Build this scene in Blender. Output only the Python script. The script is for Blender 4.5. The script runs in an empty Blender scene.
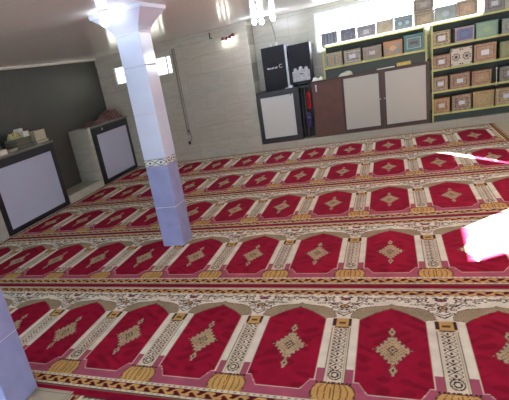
import bpy, bmesh, math, random
import numpy as np
from mathutils import Vector, Matrix
from mathutils.geometry import tessellate_polygon

random.seed(4)
C = bpy.context.scene.collection
PI = math.pi

# ------------------------------------------------------------------ materials
def lin(c):
    return tuple(((v / 255) / 12.92 if v / 255 <= .04045 else ((v / 255 + .055) / 1.055) ** 2.4) for v in c)

def mat(name, rgb, rough=.6, metal=0., spec=.5, emit=None, noise=None, bump=None, coat=0.):
    """rgb in 0-255 sRGB; noise=(scale, amount) mottles the colour, bump=(scale, strength)."""
    m = bpy.data.materials.new(name); m.use_nodes = True
    nt = m.node_tree; b = nt.nodes['Principled BSDF']
    col = lin(rgb) + (1,)
    b.inputs['Base Color'].default_value = col
    b.inputs['Roughness'].default_value = rough
    b.inputs['Metallic'].default_value = metal
    b.inputs['Specular IOR Level'].default_value = spec
    b.inputs['Coat Weight'].default_value = coat
    if emit:
        b.inputs['Emission Color'].default_value = lin(emit[0]) + (1,)
        b.inputs['Emission Strength'].default_value = emit[1]
    if noise or bump:
        tc = nt.nodes.new('ShaderNodeTexCoord')
    if noise:
        n = nt.nodes.new('ShaderNodeTexNoise'); n.inputs['Scale'].default_value = noise[0]
        n.inputs['Detail'].default_value = 4
        nt.links.new(tc.outputs['Object'], n.inputs['Vector'])
        r = nt.nodes.new('ShaderNodeValToRGB')
        a = noise[1]
        r.color_ramp.elements[0].position = .3; r.color_ramp.elements[1].position = .7
        r.color_ramp.elements[0].color = tuple(max(0, v * (1 - a)) for v in col[:3]) + (1,)
        r.color_ramp.elements[1].color = tuple(min(1, v * (1 + a)) for v in col[:3]) + (1,)
        nt.links.new(n.outputs['Fac'], r.inputs['Fac'])
        nt.links.new(r.outputs['Color'], b.inputs['Base Color'])
    if bump:
        n2 = nt.nodes.new('ShaderNodeTexNoise'); n2.inputs['Scale'].default_value = bump[0]
        nt.links.new(tc.outputs['Object'], n2.inputs['Vector'])
        bp = nt.nodes.new('ShaderNodeBump'); bp.inputs['Strength'].default_value = bump[1]
        bp.inputs['Distance'].default_value = .02
        nt.links.new(n2.outputs['Fac'], bp.inputs['Height'])
        nt.links.new(bp.outputs['Normal'], b.inputs['Normal'])
    return m

def tile_mat(name, rgb, grout, w, h, axes, rough=.25, offset=.5, vein=.045, mortar=.0025):
    """glazed marble-look tile; axes picks which object axes run along and up the surface."""
    m = bpy.data.materials.new(name); m.use_nodes = True
    nt = m.node_tree; N = nt.nodes; L = nt.links; b = N['Principled BSDF']
    tc = N.new('ShaderNodeTexCoord'); sp = N.new('ShaderNodeSeparateXYZ'); cb = N.new('ShaderNodeCombineXYZ')
    L.new(tc.outputs['Object'], sp.inputs[0])
    L.new(sp.outputs[axes[0]], cb.inputs[0]); L.new(sp.outputs[axes[1]], cb.inputs[1])
    br = N.new('ShaderNodeTexBrick'); br.offset = offset
    br.inputs['Scale'].default_value = 1; br.inputs['Brick Width'].default_value = w
    br.inputs['Row Height'].default_value = h; br.inputs['Mortar Size'].default_value = mortar
    br.inputs['Mortar Smooth'].default_value = .2
    c = lin(rgb)
    br.inputs['Color1'].default_value = tuple(v * .97 for v in c) + (1,)
    br.inputs['Color2'].default_value = tuple(min(1, v * 1.03) for v in c) + (1,)
    br.inputs['Mortar'].default_value = lin(grout) + (1,)
    L.new(cb.outputs[0], br.inputs['Vector'])
    mp = N.new('ShaderNodeMapping'); mp.inputs['Scale'].default_value = (1.2, 4.5, 1); mp.inputs['Rotation'].default_value = (0, 0, .25)
    L.new(cb.outputs[0], mp.inputs['Vector'])
    n = N.new('ShaderNodeTexNoise'); n.inputs['Scale'].default_value = 2.2; n.inputs['Detail'].default_value = 7
    n.inputs['Distortion'].default_value = 1.2
    L.new(mp.outputs[0], n.inputs['Vector'])
    r = N.new('ShaderNodeValToRGB')
    r.color_ramp.elements[0].position = .42; r.color_ramp.elements[0].color = (1 - vein * 2, 1 - vein * 2.1, 1 - vein * 2.4, 1)
    r.color_ramp.elements[1].position = .58; r.color_ramp.elements[1].color = (1, 1, 1, 1)
    L.new(n.outputs['Fac'], r.inputs['Fac'])
    mx = N.new('ShaderNodeMix'); mx.data_type = 'RGBA'; mx.blend_type = 'MULTIPLY'; mx.inputs[0].default_value = 1
    L.new(br.outputs['Color'], mx.inputs[6]); L.new(r.outputs['Color'], mx.inputs[7])
    L.new(mx.outputs[2], b.inputs['Base Color'])
    b.inputs['Roughness'].default_value = rough
    return m

def panel_mat(name, rgb, pitch, axis, rough=.22, wave=.35):
    """glossy plastic panelling: narrow boards, slightly wavy skin."""
    m = bpy.data.materials.new(name); m.use_nodes = True
    nt = m.node_tree; N = nt.nodes; L = nt.links; b = N['Principled BSDF']
    b.inputs['Base Color'].default_value = lin(rgb) + (1,); b.inputs['Roughness'].default_value = rough
    tc = N.new('ShaderNodeTexCoord'); sp = N.new('ShaderNodeSeparateXYZ'); L.new(tc.outputs['Object'], sp.inputs[0])
    mu = N.new('ShaderNodeMath'); mu.operation = 'MULTIPLY'; mu.inputs[1].default_value = 1 / pitch
    L.new(sp.outputs[axis], mu.inputs[0])
    fr = N.new('ShaderNodeMath'); fr.operation = 'FRACT'; L.new(mu.outputs[0], fr.inputs[0])
    cr = N.new('ShaderNodeValToRGB')
    e = cr.color_ramp.elements
    e[0].position = 0; e[0].color = (0, 0, 0, 1); e[1].position = .05; e[1].color = (1, 1, 1, 1)
    e2 = e.new(.95); e2.color = (1, 1, 1, 1); e3 = e.new(1); e3.color = (0, 0, 0, 1)
    L.new(fr.outputs[0], cr.inputs['Fac'])
    n = N.new('ShaderNodeTexNoise'); n.inputs['Scale'].default_value = 1.3; n.inputs['Detail'].default_value = 1
    L.new(tc.outputs['Object'], n.inputs['Vector'])
    ad = N.new('ShaderNodeMath'); ad.operation = 'MULTIPLY_ADD'; ad.inputs[1].default_value = 3.0
    L.new(n.outputs['Fac'], ad.inputs[0]); L.new(cr.outputs['Color'], ad.inputs[2])
    bp = N.new('ShaderNodeBump'); bp.inputs['Strength'].default_value = wave; bp.inputs['Distance'].default_value = .01
    L.new(ad.outputs[0], bp.inputs['Height']); L.new(bp.outputs['Normal'], b.inputs['Normal'])
    return m

# ------------------------------------------------------------------ mesh helpers
class MB:
    def __init__(s): s.bm = bmesh.new()
    def box(s, x0, x1, y0, y1, z0, z1, bevel=0.):
        r = bmesh.ops.create_cube(s.bm, size=1)
        vs = r['verts']
        for v in vs:
            v.co = Vector(((x0 + x1) / 2 + v.co.x * (x1 - x0), (y0 + y1) / 2 + v.co.y * (y1 - y0), (z0 + z1) / 2 + v.co.z * (z1 - z0)))
        if bevel > 0:
            es = list({e for v in vs for e in v.link_edges})
            bmesh.ops.bevel(s.bm, geom=es, offset=bevel, segments=2, affect='EDGES', profile=.6)
        return s
    def cyl(s, p, q, r, seg=12, r2=None):
        p = Vector(p); q = Vector(q); d = q - p
        M = Matrix.Translation((p + q) / 2) @ d.to_track_quat('Z', 'Y').to_matrix().to_4x4()
        bmesh.ops.create_cone(s.bm, cap_ends=True, segments=seg, radius1=r, radius2=r if r2 is None else r2, depth=d.length, matrix=M)
        return s
    def ball(s, c, r, sc=(1, 1, 1), seg=14):
        M = Matrix.Translation(Vector(c)) @ Matrix.Diagonal((*sc, 1))
        bmesh.ops.create_uvsphere(s.bm, u_segments=seg, v_segments=max(6, seg // 2 + 2), radius=r, matrix=M)
        return s
    def tube(s, pts, r, seg=6):
        pts = [Vector(p) for p in pts]; rings = []
        up = Vector((0, 0, 1))
        for i, p in enumerate(pts):
            t = (pts[min(i + 1, len(pts) - 1)] - pts[max(i - 1, 0)]).normalized()
            a = t.cross(up)
            if a.length < .1: a = t.cross(Vector((1, 0, 0)))
            a.normalize(); b = t.cross(a)
            rings.append([s.bm.verts.new(p + (a * math.cos(k * 2 * PI / seg) + b * math.sin(k * 2 * PI / seg)) * r) for k in range(seg)])
        for A, B in zip(rings, rings[1:]):
            for k in range(seg): s.bm.faces.new((A[k], A[(k + 1) % seg], B[(k + 1) % seg], B[k]))
        s.bm.faces.new(rings[0][::-1]); s.bm.faces.new(rings[-1])
        return s
    def loft(s, rings, cap=True):
        R = [[s.bm.verts.new(p) for p in r] for r in rings]
        n = len(R[0])
        for A, B in zip(R, R[1:]):
            for k in range(n): s.bm.faces.new((A[k], A[(k + 1) % n], B[(k + 1) % n], B[k]))
        if cap: s.bm.faces.new(R[0][::-1]); s.bm.faces.new(R[-1])
        return s
    def poly(s, loops, M, t):
        """flat plate from outer loop (+ holes) in 2D, thickness t, placed by M"""
        loops3 = [[Vector((x, y, 0)) for x, y in l] for l in loops]
        flat = [p for l in loops3 for p in l]
        tris = tessellate_polygon(loops3)
        lo = [s.bm.verts.new(M @ p) for p in flat]; hi = [s.bm.verts.new(M @ (p + Vector((0, 0, t)))) for p in flat]
        for a, b, c in tris:
            s.bm.faces.new((lo[a], lo[b], lo[c])); s.bm.faces.new((hi[c], hi[b], hi[a]))
        k = 0
        for l in loops3:
            n = len(l)
            for i in range(n):
                s.bm.faces.new((lo[k + i], lo[k + (i + 1) % n], hi[k + (i + 1) % n], hi[k + i]))
            k += n
        return s
    def build(s, name, m, parent=None, smooth=False):
        bmesh.ops.recalc_face_normals(s.bm, faces=s.bm.faces)
        me = bpy.data.meshes.new(name); s.bm.to_mesh(me); s.bm.free()
        if m: me.materials.append(m)
        if smooth:
            for p in me.polygons: p.use_smooth = True
        o = bpy.data.objects.new(name, me); C.objects.link(o)
        if parent: o.parent = parent; o.matrix_parent_inverse = Matrix.Translation(-parent.location) if parent.type == 'EMPTY' else Matrix()
        return o

def struct(o):
    o['kind'] = 'structure'; return o
def tag(o, label, cat, group=None):
    o['label'] = label; o['category'] = cat
    if group: o['group'] = group
    return o
def thing(name, loc, label, cat, group=None):
    o = bpy.data.objects.new(name, None); o.empty_display_size = .1
    o.location = loc; C.objects.link(o)
    return tag(o, label, cat, group)

# ------------------------------------------------------------------ palette
M = {}
M['tile_back'] = tile_mat('cream_marble_tile_back', (184, 181, 168), (154, 150, 138), .62, .31, (0, 2))
M['tile_side'] = tile_mat('cream_marble_tile_side', (186, 182, 168), (158, 152, 136), .62, .31, (1, 2))
M['floor'] = tile_mat('cream_floor_tile', (172, 164, 142), (120, 112, 96), .6, .6, (0, 1), rough=.3, offset=0, vein=.03)
M['ceiling'] = panel_mat('glossy_ceiling_panels', (232, 230, 224), .25, 1, rough=.16, wave=.1)
M['dark_wall'] = panel_mat('dark_wall_panels', (66, 66, 62), .12, 1, rough=.55, wave=.3)
M['trim'] = mat('pale_trim', (214, 212, 202), .25)
M['white_paint'] = mat('white_paint', (225, 228, 230), .5)
M['window'] = mat('daylit_frosted_glass', (235, 242, 250), .3, emit=((235, 243, 255), 10.0))
M['window_small'] = mat('daylit_small_glass', (240, 240, 225), .3, emit=((250, 250, 232), 2.2))
M['win_frame'] = mat('white_window_frame', (215, 222, 230), .4)
M['col_low'] = mat('lavender_glazed_tile', (142, 148, 192), .18, noise=(9, .08))
M['col_up'] = mat('pale_blue_glazed_tile', (196, 206, 230), .15, noise=(7, .03))
M['grout'] = mat('pale_grout', (205, 200, 222), .6)
M['col_band'] = mat('cream_border_tile', (214, 216, 214), .25)
M['vine'] = mat('dark_vine_line', (52, 52, 62), .4)
M['capital'] = mat('white_plaster_capital', (200, 208, 232), .4)
M['black_frame'] = mat('near_black_laminate', (30, 30, 37), .35)
M['desk_panel'] = mat('pale_blue_grey_panel', (186, 192, 216), .4)
M['counter'] = mat('grey_stone_counter', (120, 120, 112), .3, noise=(40, .15))
M['white_panel'] = mat('off_white_panel', (206, 208, 204), .35)
M['frosted_panel'] = mat('grey_white_glass_panel', (184, 186, 176), .3)
M['brown_wood'] = mat('brown_wood_laminate', (88, 54, 42), .45, noise=(6, .15))
M['brown_dark'] = mat('dark_brown_trim', (66, 46, 40), .45)
M['steel'] = mat('brushed_steel', (180, 182, 186), .3, metal=.9)
M['speaker'] = mat('black_speaker_cabinet', (26, 32, 42), .5, bump=(300, .2))
M['grille'] = mat('charcoal_speaker_grille', (22, 27, 38), .55, bump=(420, .6))
M['speaker_side'] = mat('silver_grey_speaker_side', (186, 192, 202), .4)
M['horn'] = mat('grey_speaker_horn_panel', (176, 180, 188), .4, noise=(30, .3))
M['text_white'] = mat('white_print', (225, 228, 232), .5)
M['rack'] = mat('yellow_green_rack_paint', (196, 200, 122), .4)
M['rack_dark'] = mat('dark_green_rack_panel', (52, 66, 60), .5)
M['tube'] = mat('lit_tube', (250, 250, 240), .4, emit=((255, 250, 228), 2.0))
M['bulb'] = mat('lit_bulb', (255, 255, 255), .4, emit=((236, 242, 255), 60))
M['bulb_column'] = mat('lit_bulb_soft', (255, 255, 255), .4, emit=((236, 242, 255), 22))
M['bulb_small'] = mat('lit_small_bulb', (255, 255, 255), .4, emit=((255, 252, 240), 14))
M['maroon'] = mat('maroon_plastic', (120, 60, 62), .4)
M['cable'] = mat('black_cable', (24, 24, 26), .5)
M['cable_grey'] = mat('grey_conduit', (120, 116, 104), .5)
M['cable_white'] = mat('white_cable', (205, 205, 205), .5)
M['paper'] = mat('white_paper', (216, 216, 206), .7)
M['dark_pages'] = mat('green_grey_pages', (104, 106, 88), .8, noise=(60, .2))  # darker green-grey page edges for the dark books
M['cream_pages'] = mat('cream_pages', (196, 190, 168), .8, noise=(60, .08))

# ------------------------------------------------------------------ layout constants (metres)
Y0, YB = 5.985, 6.40        # front of the back plinth / back of the alcove
XL, XD = -4.20, -4.65       # front line of the desks / dark panelled wall
XR = 2.90                   # right wall
ZC = 2.23                   # ceiling
ZP = .13                    # plinth height
YN = -4.6

# ------------------------------------------------------------------ setting
struct(MB().box(XD - .2, XR + .2, YN, YB + .2, -.1, 0).build('floor', M['floor']))
struct(MB().box(XD - .2, XR + .2, YN, YB + .2, ZC, ZC + .1).build('ceiling', M['ceiling']))
struct(MB().box(XD - .12, XD, YN, YB + .1, 0, ZC).build('wall_left', M['dark_wall']))
# back wall: proud tiled part with the long narrow window cut out of it
wm = Matrix(((1, 0, 0, 0), (0, 0, 1, Y0), (0, 1, 0, 0), (0, 0, 0, 1)))
struct(MB().poly([[(XD, 0), (-1.55, 0), (-1.55, ZC), (XD, ZC)], [(-4.28, 1.665), (-4.28, 1.99), (-3.03, 1.99), (-3.03, 1.665)]], wm, YB - Y0)
       .build('wall_back', M['tile_back']))
# alcove wall behind the cabinets with the wide window
wa = Matrix(((1, 0, 0, 0), (0, 0, 1, YB), (0, 1, 0, 0), (0, 0, 0, 1)))
struct(MB().poly([[(-1.55, 0), (XR, 0), (XR, ZC), (-1.55, ZC)], [(-.50, 1.49), (-.50, 2.13), (1.93, 2.13), (1.93, 1.49)]], wa, .14)
       .build('wall_alcove', M['tile_back']))
struct(MB().box(-1.55, XR, Y0, YB, 0, ZP).build('trim_1', M['tile_back']))                 # tiled plinth, back
struct(MB().box(XD, XL - .03, 3.575, 4.55, 0, ZP).build('trim_2', M['tile_side']))         # tiled plinth, left, in the gap
struct(MB().box(XD, XL - .03, 4.55, 4.635, 0, 1.06).build('trim_3', M['tile_back']))       # low tiled stub wall
struct(MB().box(XD, XL - .03, 1.98, 2.13, 0, 1.06).build('trim_4', M['tile_back']))        # its twin at the near desk
struct(MB().box(XD, XD + .035, YN, Y0, ZC - .035, ZC).build('highlight_trim', M['trim']))          # pale strip added as the highlight along the left ceiling seam
struct(MB().box(XD, -1.55, Y0 - .025, Y0, 2.085, 2.105).box(XD, -1.55, Y0 - .012, Y0, 2.105, ZC).build('trim_6', M['tile_back']))  # band under the ceiling
# windows
w1 = struct(MB().box(-.50, 1.93, YB + .06, YB + .08, 1.49, 2.13).build('window_1', M['window']))
f = MB().box(-.50, -.47, YB + .02, YB + .1, 1.49, 2.13).box(1.90, 1.93, YB + .02, YB + .1, 1.49, 2.13)
f.box(-.47, 1.90, YB + .02, YB + .1, 2.10, 2.13).box(-.47, 1.90, YB + .02, YB + .1, 1.49, 1.52).box(.68, .73, YB + .02, YB + .1, 1.52, 2.10)
f.build('window_frame', M['win_frame'], w1)
w2 = struct(MB().box(-4.28, -3.03, Y0 + .05, Y0 + .06, 1.665, 1.99).build('window_2', M['window_small']))
f = MB().box(-4.28, -4.255, Y0 + .02, Y0 + .08, 1.665, 1.99).box(-3.055, -3.03, Y0 + .02, Y0 + .08, 1.665, 1.99)
f.box(-4.255, -3.055, Y0 + .02, Y0 + .08, 1.97, 1.99).box(-4.255, -3.055, Y0 + .02, Y0 + .08, 1.665, 1.685)
f.box(-3.15, -3.12, Y0 + .02, Y0 + .08, 1.685, 1.97).box(-3.72, -3.69, Y0 + .02, Y0 + .08, 1.685, 1.97)
f.build('window_frame', M['win_frame'], w2)

# unseen right wall, its openings cut to shape the sun patch and streak
sx, sy, sz = .77, .50, .80         # towards the sun
def onwall(p):
    t = (XR - p[0]) / sx
    return (p[1] + t * sy, t * sz)
patch = [onwall(p) for p in [(1.07, 1.11), (1.10, 1.74), (1.95, 2.62), (1.95, 1.66)]]
streak = [onwall(p) for p in [(1.13, 4.50), (1.13, 4.515), (1.44, 4.13), (1.85, 3.49), (1.85, 3.47), (1.43, 4.06)]]
wr = Matrix(((0, 0, 1, XR), (1, 0, 0, 0), (0, 1, 0, 0), (0, 0, 0, 1)))
struct(MB().poly([[(YN, 0), (YB + .1, 0), (YB + .1, ZC), (YN, ZC)], patch, streak], wr, .015).build('wall_right', M['white_paint']))

# ------------------------------------------------------------------ prayer carpet
CELL, PITCH = .56, 1.3162
VB, VT = -.576, .738
def sm(lst, a): return np.interp(a, [p[0] for p in lst], [p[1] for p in lst])
PAL = {k: np.array(lin(v)) for k, v in dict(
    red=(144, 20, 50), red2=(128, 17, 43), cream=(224, 221, 208), cream2=(212, 205, 186), arch=(158, 146, 120), arch2=(120, 106, 86), dark=(58, 40, 44), darkred=(92, 18, 26),
    gold=(196, 158, 96), gold2=(98, 66, 40), olive=(178, 164, 136), olive2=(112, 96, 78), pink=(164, 84, 108), green=(140, 138, 104),
    seam=(130, 14, 42)).items()}

def carpet_colours(X, V, x_min, x_max, first):
    """X: metres along the row, V: metres across it (0 = middle of the niche). Returns rgb."""
    n = X.size
    c = np.empty((n, 3)); c[:] = PAL['cream']
    u = (X - first + CELL / 2) % CELL - CELL / 2
    a = np.abs(u); d = CELL / 2 - a; s = np.where(u > 0, u - CELL / 2, u + CELL / 2)   # s: signed, 0 = pillar axis
    def put(mask, k): c[mask] = PAL[k]
    def ell(x0, y0, rx, ry, x=s, y=V): return ((x - x0) / rx) ** 2 + ((y - y0) / ry) ** 2
    # ---- spandrel flowers (mirrored round the pillar axis)
    ds = np.abs(s)
    for (x0, y0, r1, r2, k1, k2) in [(0, .468, .03, .026, 'dark', 'gold'), (.062, .50, .026, .018, 'dark', 'olive'),
                                     (.058, .452, .021, .016, 'dark', 'cream2'), (.105, .56, .03, .020, 'dark', 'cream'),
                                     (0, .56, .034, .02, 'dark', 'pink'), (.15, .575, .022, .012, 'dark', 'olive'),
                                     (.045, .405, .016, .014, 'dark', 'cream'), (.20, .568, .026, .016, 'dark', 'cream2'),
                                     (.262, .572, .02, .013, 'dark', 'olive'), (.10, .505, .014, .012, 'dark', 'cream')]:
        e = ell(x0, y0, r1, r2, ds)
        put(e < 1, k1); put(e < .42, k2); put(e < .07, 'darkred')
    for (x0, y0, r1, r2) in [(.03, .585, .016, .010), (.085, .582, .018, .010), (.125, .592, .014, .008), (.135, .505, .016, .011), (.165, .50, .012, .009),
                             (.19, .535, .016, .009), (.235, .590, .016, .008), (.025, .43, .010, .012), (.085, .43, .012, .011), (.035, .50, .012, .010), (.215, .585, .010, .008)]:
        e = ell(x0, y0, r1, r2, ds)
        put(e < 1, 'dark'); put(e < .3, 'cream')
    for (x0, y0) in [(.03, .52), (.03, .59), (.08, .59), (.13, .535), (.175, .548), (.235, .548), (.088, .475), (.015, .425), (.02, .505), (.075, .535)]:
        put(ell(x0, y0, .009, .007, ds) < 1, 'dark')
    put((V > .40) & (V < .60) & (np.abs(V - (.43 + ds * .9)) < .0035) & (ds < .12), 'dark')
    # V under the spandrel
    put((np.abs(V - (.352 + ds * .9)) < .006) & (ds < .04), 'dark')
    put((np.abs(V - (.385 + ds * .5)) < .004) & (ds < .03), 'dark')
    # ---- niche field
    inner = [(0, .452), (.018, .434), (.05, .418), (.056, .410), (.092, .388), (.098, .380), (.132, .352), (.138, .344), (.165, .318), (.181, .296)]
    outer = [(0, .508), (.02, .490), (.06, .480), (.10, .474), (.15, .464), (.185, .447), (.21, .422), (.228, .39), (.238, .355), (.238, .34)]
    bot = np.where(a < .118, -.363, np.where(a < .160, -.363 + (a - .118) * (.078 / .042), -.283))
    half = .181
    fin = (a < half) & (V < sm(inner, a)) & (V > bot)
    # pillar sides and pink base
    put((d < .1) & (V > -.30) & (V < .345), 'cream')
    low = (V < -.182) & (V > -.436)
    put(low, 'pink')
    # arch band
    band = (a < .239) & (V < sm(outer, a)) & (V > np.where(a < .181, sm(inner, a), .318 + (a - .181) * .2))
    put(band, 'arch')
    edge = band & ((np.abs(V - sm(outer, a)) < .006) | (V < np.where(a < .181, sm(inner, a), .318 + (a - .181) * .2) + .006))
    put(edge, 'gold2')
    put(band & ~edge & (np.sin(a * 330 + V * 60) * np.sin(V * 300 - a * 90) > .45), 'arch2')
    line = (a < half + .006) & (V < sm(inner, np.clip(a - .004, 0, 1)) + .004) & (V > bot - .006)
    put(line & ~band, 'cream2')
    put(fin, 'red')
    rr = np.sin(X * 31 + np.sin(V * 23) * 2) * np.sin(V * 37 + np.sin(X * 17) * 2)
    put(fin & (rr > .35), 'red2')
    # medallion
    wv = .008 * np.abs(np.sin(V * 75)) 
    md = (a / .094) ** .86 + (np.abs(V - .012) / .158) ** .86
    jag = .07 * np.sign(np.sin((a - np.abs(V - .012) * .6) * 170))
    put(fin & (md + jag < 1.06), 'gold2'); put(fin & (md + jag < .99), 'olive')
    put(fin & (md < .85) & (np.sin(a * 260) * np.sin((V - .012) * 230) > .38), 'olive2')
    put(fin & (np.abs(md - .60) < .035), 'gold')
    put(fin & (md < .36), 'dark'); put(fin & (md < .27), 'olive'); put(fin & (md < .13), 'dark')
    for y0 in (.186, -.165):
        e = a / .019 + np.abs(V - y0) / .042
        put(fin & (e < 1.25), 'gold2'); put(fin & (e < 1), 'olive'); put(fin & (e < .4), 'dark')
    for y0 in (.222, -.203): put(fin & (ell(0, y0, .007, .009, a) < 1), 'olive')
    # ---- pillar strip
    strip = (ds < .055) & (V > -.30) & (V < .222)
    put(strip, 'cream2')
    put(strip & (ds > .0505), 'olive2'); put(strip & (np.abs(ds - .039) < .0025), 'olive')
    ph = ((V + .262) / .0605) % 1
    k = np.floor((V + .262) / .0605)
    inn = strip & (ds < .034) & (k >= 1)
    px_, py_ = ds / .034, (ph - .5) * 2
    put(inn & (np.abs(px_ - (1 - np.abs(py_))) < .12), 'dark')
    put(inn & (px_ < .16) & (np.abs(py_) < .38), 'darkred')
    put(inn & (px_ > .72) & (np.abs(py_) > .72), 'dark')
    e = ell(0, -.235, .034, .043)
    put(strip & (e < 1), 'dark'); put(strip & (e < .62), 'cream2'); put(strip & (e < .35), 'dark'); put(strip & (e < .12), 'cream2')
    # capital
    put((ds < .060) & (V > .215) & (V < .33), 'cream2')
    put((ds < .05) & (V > .222) & (V < .315), 'gold')
    put((np.abs(ds - .045) < .009) & (V > .235) & (V < .318), 'dark')
    put((ds < .02) & (np.abs(V - .268) < .012), 'gold2'); put((ds < .04) & (np.abs(V - .219) < .006), 'dark')
    # pumpkin shaped base
    top = -.305 - .02 * (ds / .107) ** 4
    wd = .109 * (1 - .30 * (np.abs(V + .385) / .08) ** 3)
    pk = (ds < wd) & (V < -.306) & (V > -.434)
    put((ds < .095) & (V > -.312) & (V < -.292) & (((ds * 52) % 1) < .6), 'dark')
    put(pk, 'gold')
    lob = np.abs((ds / wd * (1 + .9 * ((V + .37) / .07) ** 2 * .18) * 3.4 + .25) % 1 - .5) < .085
    put(pk & lob, 'gold2'); put(pk & ((ds > wd - .006) | (V > -.312)), 'gold2')
    # ---- lower border
    put((V < -.436) & (V > -.458), 'cream2'); put((V < -.440) & (V > -.452) & (((X * 28) % 1) < .4), 'green')
    def chain(v0, v1):
        zc, h = (v0 + v1) / 2, (v1 - v0)
        z = (V > v0) & (V < v1)
        put(z, 'darkred')
        t = X / .0935 * 2 * PI
        w = h * .30 * np.sin(t)
        put(z & (np.abs(V - zc - w) < h * .15), 'gold')
        put(z & (ell(0, 0, 1, 1, (np.mod(X, .0935) - .0468) / .016, (V - zc - h * .22) / (h * .2)) < 1), 'gold')
        put(z & (ell(0, 0, 1, 1, (np.mod(X + .0468, .0935) - .0468) / .016, (V - zc + h * .22) / (h * .2)) < 1), 'gold')
    chain(-.520, -.458)
    put((V < -.520) & (V > -.537), 'cream2'); put((V < -.524) & (V > -.532) & (((X * 24 + .3) % 1) < .45), 'green')
    put((V <= -.537), 'darkred'); put((V < -.543) & (V > -.552), 'olive2'); put(V < -.553, 'seam')
    # ---- upper border
    put((V > .604) & (V < .624), 'cream2'); put((V > .608) & (V < .618) & (((X * 24) % 1) < .45), 'green')
    chain(.624, .678)
    put((V >= .678) & (V < .712), 'cream2'); put((V > .684) & (V < .692) & (((X * 26) % 1) < .5), 'green'); put((V > .700) & (V < .706), 'dark')
    put(V > .712, 'seam')
    # ---- short ends: the same chain turned through a right angle
    for e0, sg in ((x_min, 1), (x_max, -1)):
        q = (X - e0) * sg
        z = (q < .085) & (V > -.553) & (V < .712)
        put(z, 'cream2')
        zz = z & (q > .018) & (q < .066)
        put(zz, 'darkred')
        t = V / .0935 * 2 * PI
        put(zz & (np.abs(q - .042 - .014 * np.sin(t)) < .008), 'gold')
        put(z & (q < .006), 'seam')
    return c

def carpet(name, x_min, x_max, first, res):
    nx = int(round((x_max - x_min) / res)) + 1; nv = int(round((VT - VB) / res)) + 1
    xs = np.linspace(x_min, x_max, nx); vs = np.linspace(VB, VT, nv)
    XX, VV = np.meshgrid(xs, vs)
    TH = .008
    n = nx * nv
    co = np.zeros((n, 3)); co[:, 0] = XX.ravel(); co[:, 1] = VV.ravel() ; co[:, 2] = TH
    i = np.arange(n).reshape(nv, nx)
    quads = np.stack([i[:-1, :-1], i[:-1, 1:], i[1:, 1:], i[1:, :-1]], -1).reshape(-1, 4)
    ring = np.concatenate([i[0, :], i[1:, -1], i[-1, -2::-1], i[-2:0:-1, 0]])
    low = co[ring].copy(); low[:, 2] = 0.0005
    m = len(ring); li = n + np.arange(m)
    side = np.stack([ring, li, np.roll(li, -1), np.roll(ring, -1)], -1)
    quads = np.concatenate([quads, side])
    co = np.concatenate([co, low])
    me = bpy.data.meshes.new(name)
    me.vertices.add(len(co)); me.vertices.foreach_set('co', co.ravel())
    me.loops.add(quads.size); me.loops.foreach_set('vertex_index', quads.ravel().astype(np.int32))
    me.polygons.add(len(quads)); me.polygons.foreach_set('loop_start', (np.arange(len(quads)) * 4).astype(np.int32))
    me.update(calc_edges=True)
    rgb = carpet_colours(co[:, 0], co[:, 1], x_min, x_max, first)
    at = me.color_attributes.new('weave', 'FLOAT_COLOR', 'POINT')
    at.data.foreach_set('color', np.concatenate([rgb, np.ones((len(co), 1))], 1).astype(np.float32).ravel())
    me.materials.append(M['carpet'])
    return me

mc = bpy.data.materials.new('woven_prayer_carpet'); mc.use_nodes = True
nt = mc.node_tree; b = nt.nodes['Principled BSDF']
at = nt.nodes.new('ShaderNodeAttribute'); at.attribute_name = 'weave'
tcn = nt.nodes.new('ShaderNodeTexCoord'); nn = nt.nodes.new('ShaderNodeTexNoise')
nn.inputs['Scale'].default_value = 9; nn.inputs['Detail'].default_value = 6
nt.links.new(tcn.outputs['Object'], nn.inputs['Vector'])
rr = nt.nodes.new('ShaderNodeValToRGB')
rr.color_ramp.elements[0].position = .3; rr.color_ramp.elements[0].color = (.82, .82, .82, 1)
rr.color_ramp.elements[1].position = .7; rr.color_ramp.elements[1].color = (1.08, 1.08, 1.08, 1)
nt.links.new(nn.outputs['Fac'], rr.inputs['Fac'])
mx = nt.nodes.new('ShaderNodeMix'); mx.data_type = 'RGBA'; mx.blend_type = 'MULTIPLY'; mx.inputs[0].default_value = 1
nt.links.new(at.outputs['Color'], mx.inputs[6]); nt.links.new(rr.outputs['Color'], mx.inputs[7])
nt.links.new(mx.outputs[2], b.inputs['Base Color'])
b.inputs['Roughness'].default_value = .9; b.inputs['Specular IOR Level'].default_value = .06
M['carpet'] = mc

X_FIRST = -3.92
cme = carpet('prayer_carpet', -4.195, 2.03, X_FIRST, .0055)
row_labels = ['full red and cream prayer carpet strip nearest the camera, largest medallions',
              'red prayer carpet strip second from the camera, under the bright sun patch',
              'red prayer carpet strip in the middle, third from the back wall',
              'red prayer carpet strip crossed by a thin sun streak, second from the back wall',
              'red prayer carpet strip farthest back, along the tiled plinth of the back wall']
for i in range(5):
    o = bpy.data.objects.new('prayer_carpet', cme); C.objects.link(o)
    o.location = (0, i * PITCH, 0)
    tag(o, row_labels[i], 'carpet', 'rows of prayer carpet')
near = carpet('prayer_carpet', -1.17, 2.03, X_FIRST, .012)
o = bpy.data.objects.new('prayer_carpet', near); C.objects.link(o); o.location = (0, -PITCH, 0)
tag(o, 'red prayer carpet strip showing only an edge at the bottom of the photo', 'carpet', 'rows of prayer carpet')

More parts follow.
